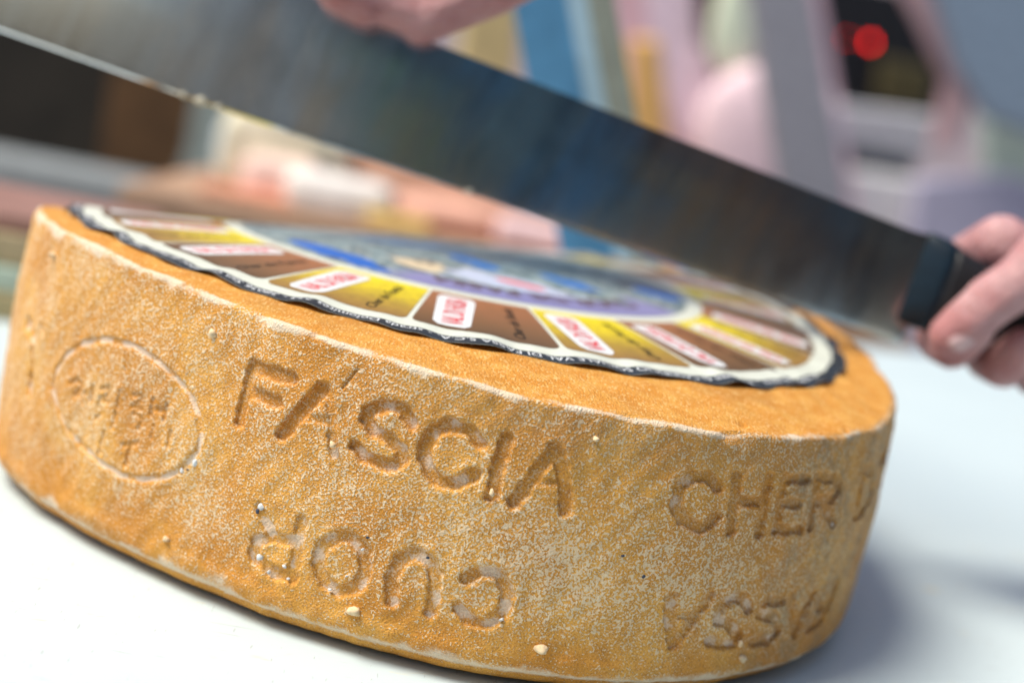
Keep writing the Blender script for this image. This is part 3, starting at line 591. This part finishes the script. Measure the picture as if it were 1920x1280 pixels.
# leaning blue sign behind the knife
sign = empty('blue_sign', (.12, .236, 0)); tag(sign, 'leaning blue sign with pale blue and grey stripes behind the knife', 'sign')
def lean(x0, x1): return [(x0+.405*(230-z), z) for z in (-4.9, 250)] + [(x1+.405*(230-z)+.0, z) for z in (250, -4.9)]
for nm, x0, x1, c, y0 in (('blue_panel', -22, 6, (.10, .30, .52, 1), 228), ('pale_stripe', 6.05, 16.5, (.40, .60, .72, 1), 227), ('grey_stripe', 16.55, 31, (.30, .34, .29, 1), 226)):
    child(nm, from_bm(nm, prism_bm(lean(x0, x1), y0, 242), False), plain(nm, c, .5), sign)

# ------------------------------------------------------------------ market background
def slab(name, poly, y, d, c, label, cat, bev=12, **kw):
    return thing(name, prism_bm(poly, y, y+d, bev), c, label, cat, **kw)
cabt = empty('wooden_cabinet', (-.95, 2.5, -.9)); tag(cabt, 'dark brown wooden cabinet far behind the left end of the blade', 'cabinet')
child('cabinet_body', from_bm('cabinet_body', box_bm(-1700, -598, 2500, 2900, -900, 420, 8), False), plain('dark_wood', (0.028, 0.022, 0.015, 1), .6, .3, 8), cabt)
child('cabinet_door', from_bm('cabinet_door', box_bm(-790, -606, 2478, 2498, -860, 300, 4), False), plain('brown_wood', (0.11, 0.055, 0.022, 1), .5, .3, 12), cabt)
thing('low_bench', box_bm(-1400, -470, 1500, 1640, -900, -62, 8), (.27, .29, .29, 1), 'blurred grey counter left of the cheese in front of the dark cabinet', 'counter')
thing('stone_pillar', prism_bm([(-600, -900), (-445, -900), (-452, -187), (-505, 90), (-520, 420), (-560, 420), (-550, -60), (-590, -187)], 2200, 2360, 10), (0.324, 0.365, 0.324, 1), 'blurred grey green post between the dark cabinet and the pale goods', 'post')
slab('yellow_box', [(-90, -900), (20, -900), (12, 205), (-4, 300), (-70, 300)], 1500, 80, (.58, .45, .22, 1), 'blurred yellow stand behind the hand on the blade', 'stand')
def blobby(name, cx, cy, cz, hx, hy, hz, c, label, cat, e=.75, seed=0):
    bm = lumpy(cx, cy, hx, hy, hz, e, seed)
    for v_ in bm.verts: v_.co.z += (cz-hz)*.001
    return thing(name, bm, c, label, cat, smooth=True)
slab('pink_cloth', [(120, 640), (560, 640), (800, 60), (800, -900), (260, -900), (285, 150)], 2560, 60, (.80, .53, .58, 1), 'broad dusky pink cloth hanging far behind the middle of the blade', 'cloth', bev=20)
slab('pink_strap', [(165, 620), (268, 620), (400, 330), (455, 160), (380, 130), (275, 340)], 2480, 40, (0.85, 0.661, 0.743, 1), 'slanting pale pink strap of cloth right of the leaning blue sign', 'strap')
slab('orange_cloth', [(222, 310), (280, 316), (340, 120), (350, -900), (270, -900), (272, 120)], 2300, 40, (0.85, 0.486, 0.162, 1), 'narrow orange strip of cloth beside the pink hanging cloth', 'cloth')
slab('dark_pouch', [(290, 620), (395, 620), (378, 325)], 2450, 60, (0.025, 0.012, 0.008, 1), 'dark brown pointed pouch between the pink strap and the green bag', 'pouch')
blobby('pale_green_bag', 438, 2440, 400, 50, 30, 115, (0.743, 0.81, 0.608, 1), 'blurred pale green bag hanging above the pale pink bundle', 'bag', .7, 21)
blobby('pink_bundle', 545, 2400, 165, 150, 60, 150, (.84, .62, .66, 1), 'pale pink rounded bundle blurred left of the slanting grey post', 'bundle', .8, 22)
slab('grey_post', [(335, 520), (448, 520), (668, 0), (880, -900), (760, -900), (545, 0)], 2000, 60, (0.324, 0.317, 0.351, 1), 'slanting grey post left of the dark box with the red light', 'post')
slab('dark_box', [(760, 660), (1100, 660), (1250, 485), (1250, 310), (930, 290), (830, 423)], 3600, 200, (0.01, 0.01, 0.012, 1), 'black box with a red light blurred in the far background', 'box')
slab('brown_bag', [(1013, 462), (1157, 460), (1178, 346), (1030, 340)], 3500, 60, (0.07, 0.055, 0.02, 1), 'dim brown bag in front of the black box', 'bag')
slab('slate_awning', [(730, 700), (1400, 700), (1400, 230), (1000, 300), (921, 390)], 2500, 60, (0.243, 0.311, 0.392, 1), 'slate blue awning blurred in the upper right corner', 'awning')
slab('pink_strut', [(725, 600), (800, 600), (1000, 400), (985, 225), (930, 225), (945, 376)], 2600, 40, (.62, .42, .44, 1), 'dusky pink strut along the edge of the slate awning', 'strut')
slab('grey_shelf', [(745, 285), (985, 300), (985, 195), (795, 190)], 2800, 80, (0.54, 0.553, 0.594, 1), 'pale grey shelf below the black box', 'shelf')
slab('dark_tray', [(780, 190), (945, 192), (945, 152), (805, 150)], 2740, 50, (0.03, 0.04, 0.055, 1), 'thin dark tray under the pale grey shelf', 'tray', bev=6)
slab('white_parcel', [(775, 145), (985, 150), (990, -900), (820, -900)], 2700, 80, (0.85, 0.85, 0.837, 1), 'pinkish white parcel blurred just above the knife heel', 'parcel')
slab('lavender_cloth', [(920, 150), (1100, 195), (1500, 180), (1500, -900), (960, -900)], 2600, 60, (.44, .42, .54, 1), 'lavender grey cloth blurred above the hand on the handle', 'cloth')
slab('green_crate', [(1050, 380), (1500, 420), (1500, 195), (1115, 180)], 2720, 80, (0.459, 0.567, 0.513, 1), 'pale grey green crate at the right edge of the background', 'crate')
tag(link('back_wall', from_bm('back_wall', box_bm(-5000, 5000, 5200, 5400, -900, 3000), False), plain('wall_plaster', (0.54, 0.446, 0.459, 1), .8, .15, 1.5)), kind='structure', label='dull pinkish plaster wall far behind everything', cat='wall')
# red lamps
lm_, n, l, b = new_mat('red_lamp'); b.inputs['Base Color'].default_value = (.5, .01, .01, 1); b.inputs['Emission Color'].default_value = (1, .012, .008, 1); b.inputs['Emission Strength'].default_value = 5
def lamp(x, z, r, label):
    t = empty('signal_lamp', (x*.001, 3.56, z*.001)); tag(t, label, 'lamp', 'red lamps on the black box')
    bm = bmesh.new(); bmesh.ops.create_uvsphere(bm, u_segments=20, v_segments=12, radius=r*.001); o = link('lens', from_bm('lens', bm), lm_, t); o.scale.y = .5
    bm = bmesh.new(); bmesh.ops.create_cone(bm, cap_ends=True, segments=24, radius1=r*.00125, radius2=r*.00125, depth=.05, matrix=Matrix.Translation((0, .03, 0)) @ Matrix.Rotation(PI/2, 4, 'X')); link('housing', from_bm('housing', bm, False), hm, t)
lamp(985, 500, 9, 'larger bright red lamp glowing on the black box'); lamp(918, 498, 4, 'smaller dim red lamp left of the bright one on the black box')
# added unseen wall for the blade to mirror, also blocking light from front right
added_wall = empty('unseen_added_wall', (1.1, -1.67, -.9)); tag(added_wall, 'added unseen dark wall with coloured panels, for the knife blade to mirror', 'added_wall')
child('added_boards', from_bm('added_boards', box_bm(-540, 2600, -1700, -1640, -900, 1700), False), plain('added_wall_boards', (.045, .048, .05, 1), .7, .5, 2.5), added_wall)
for nm, x0, x1, z0, z1, c in (('post', -545, -500, -900, 1700, (.42, .36, .28, 1)), ('grey_reflect_panel', -480, -215, -900, 1500, (.46, .46, .42, 1)), ('post', -340, -322, -900, 1700, (.16, .15, .15, 1)), ('green_reflect_panel', -190, -95, -200, 420, (.17, .26, .16, 1)), ('blue_reflect_panel', -40, 235, -300, 1200, (.08, .20, .31, 1)), ('post', 120, 138, -900, 1700, (.04, .04, .04, 1)), ('olive_reflect_panel', 262, 318, -900, 330, (.28, .22, .08, 1)), ('brown_reflect_panel', 340, 500, -900, 900, (.24, .12, .06, 1)), ('slate_reflect_panel', 600, 760, -300, 600, (.10, .13, .15, 1))):  # unseen panels and posts added only to show in the blade
    child(nm, from_bm(nm, box_bm(x0, x1, -1638, -1625+(5 if nm == 'post' else 0), z0, z1, 4), False), plain(nm, c, .8, .45, 9), added_wall)
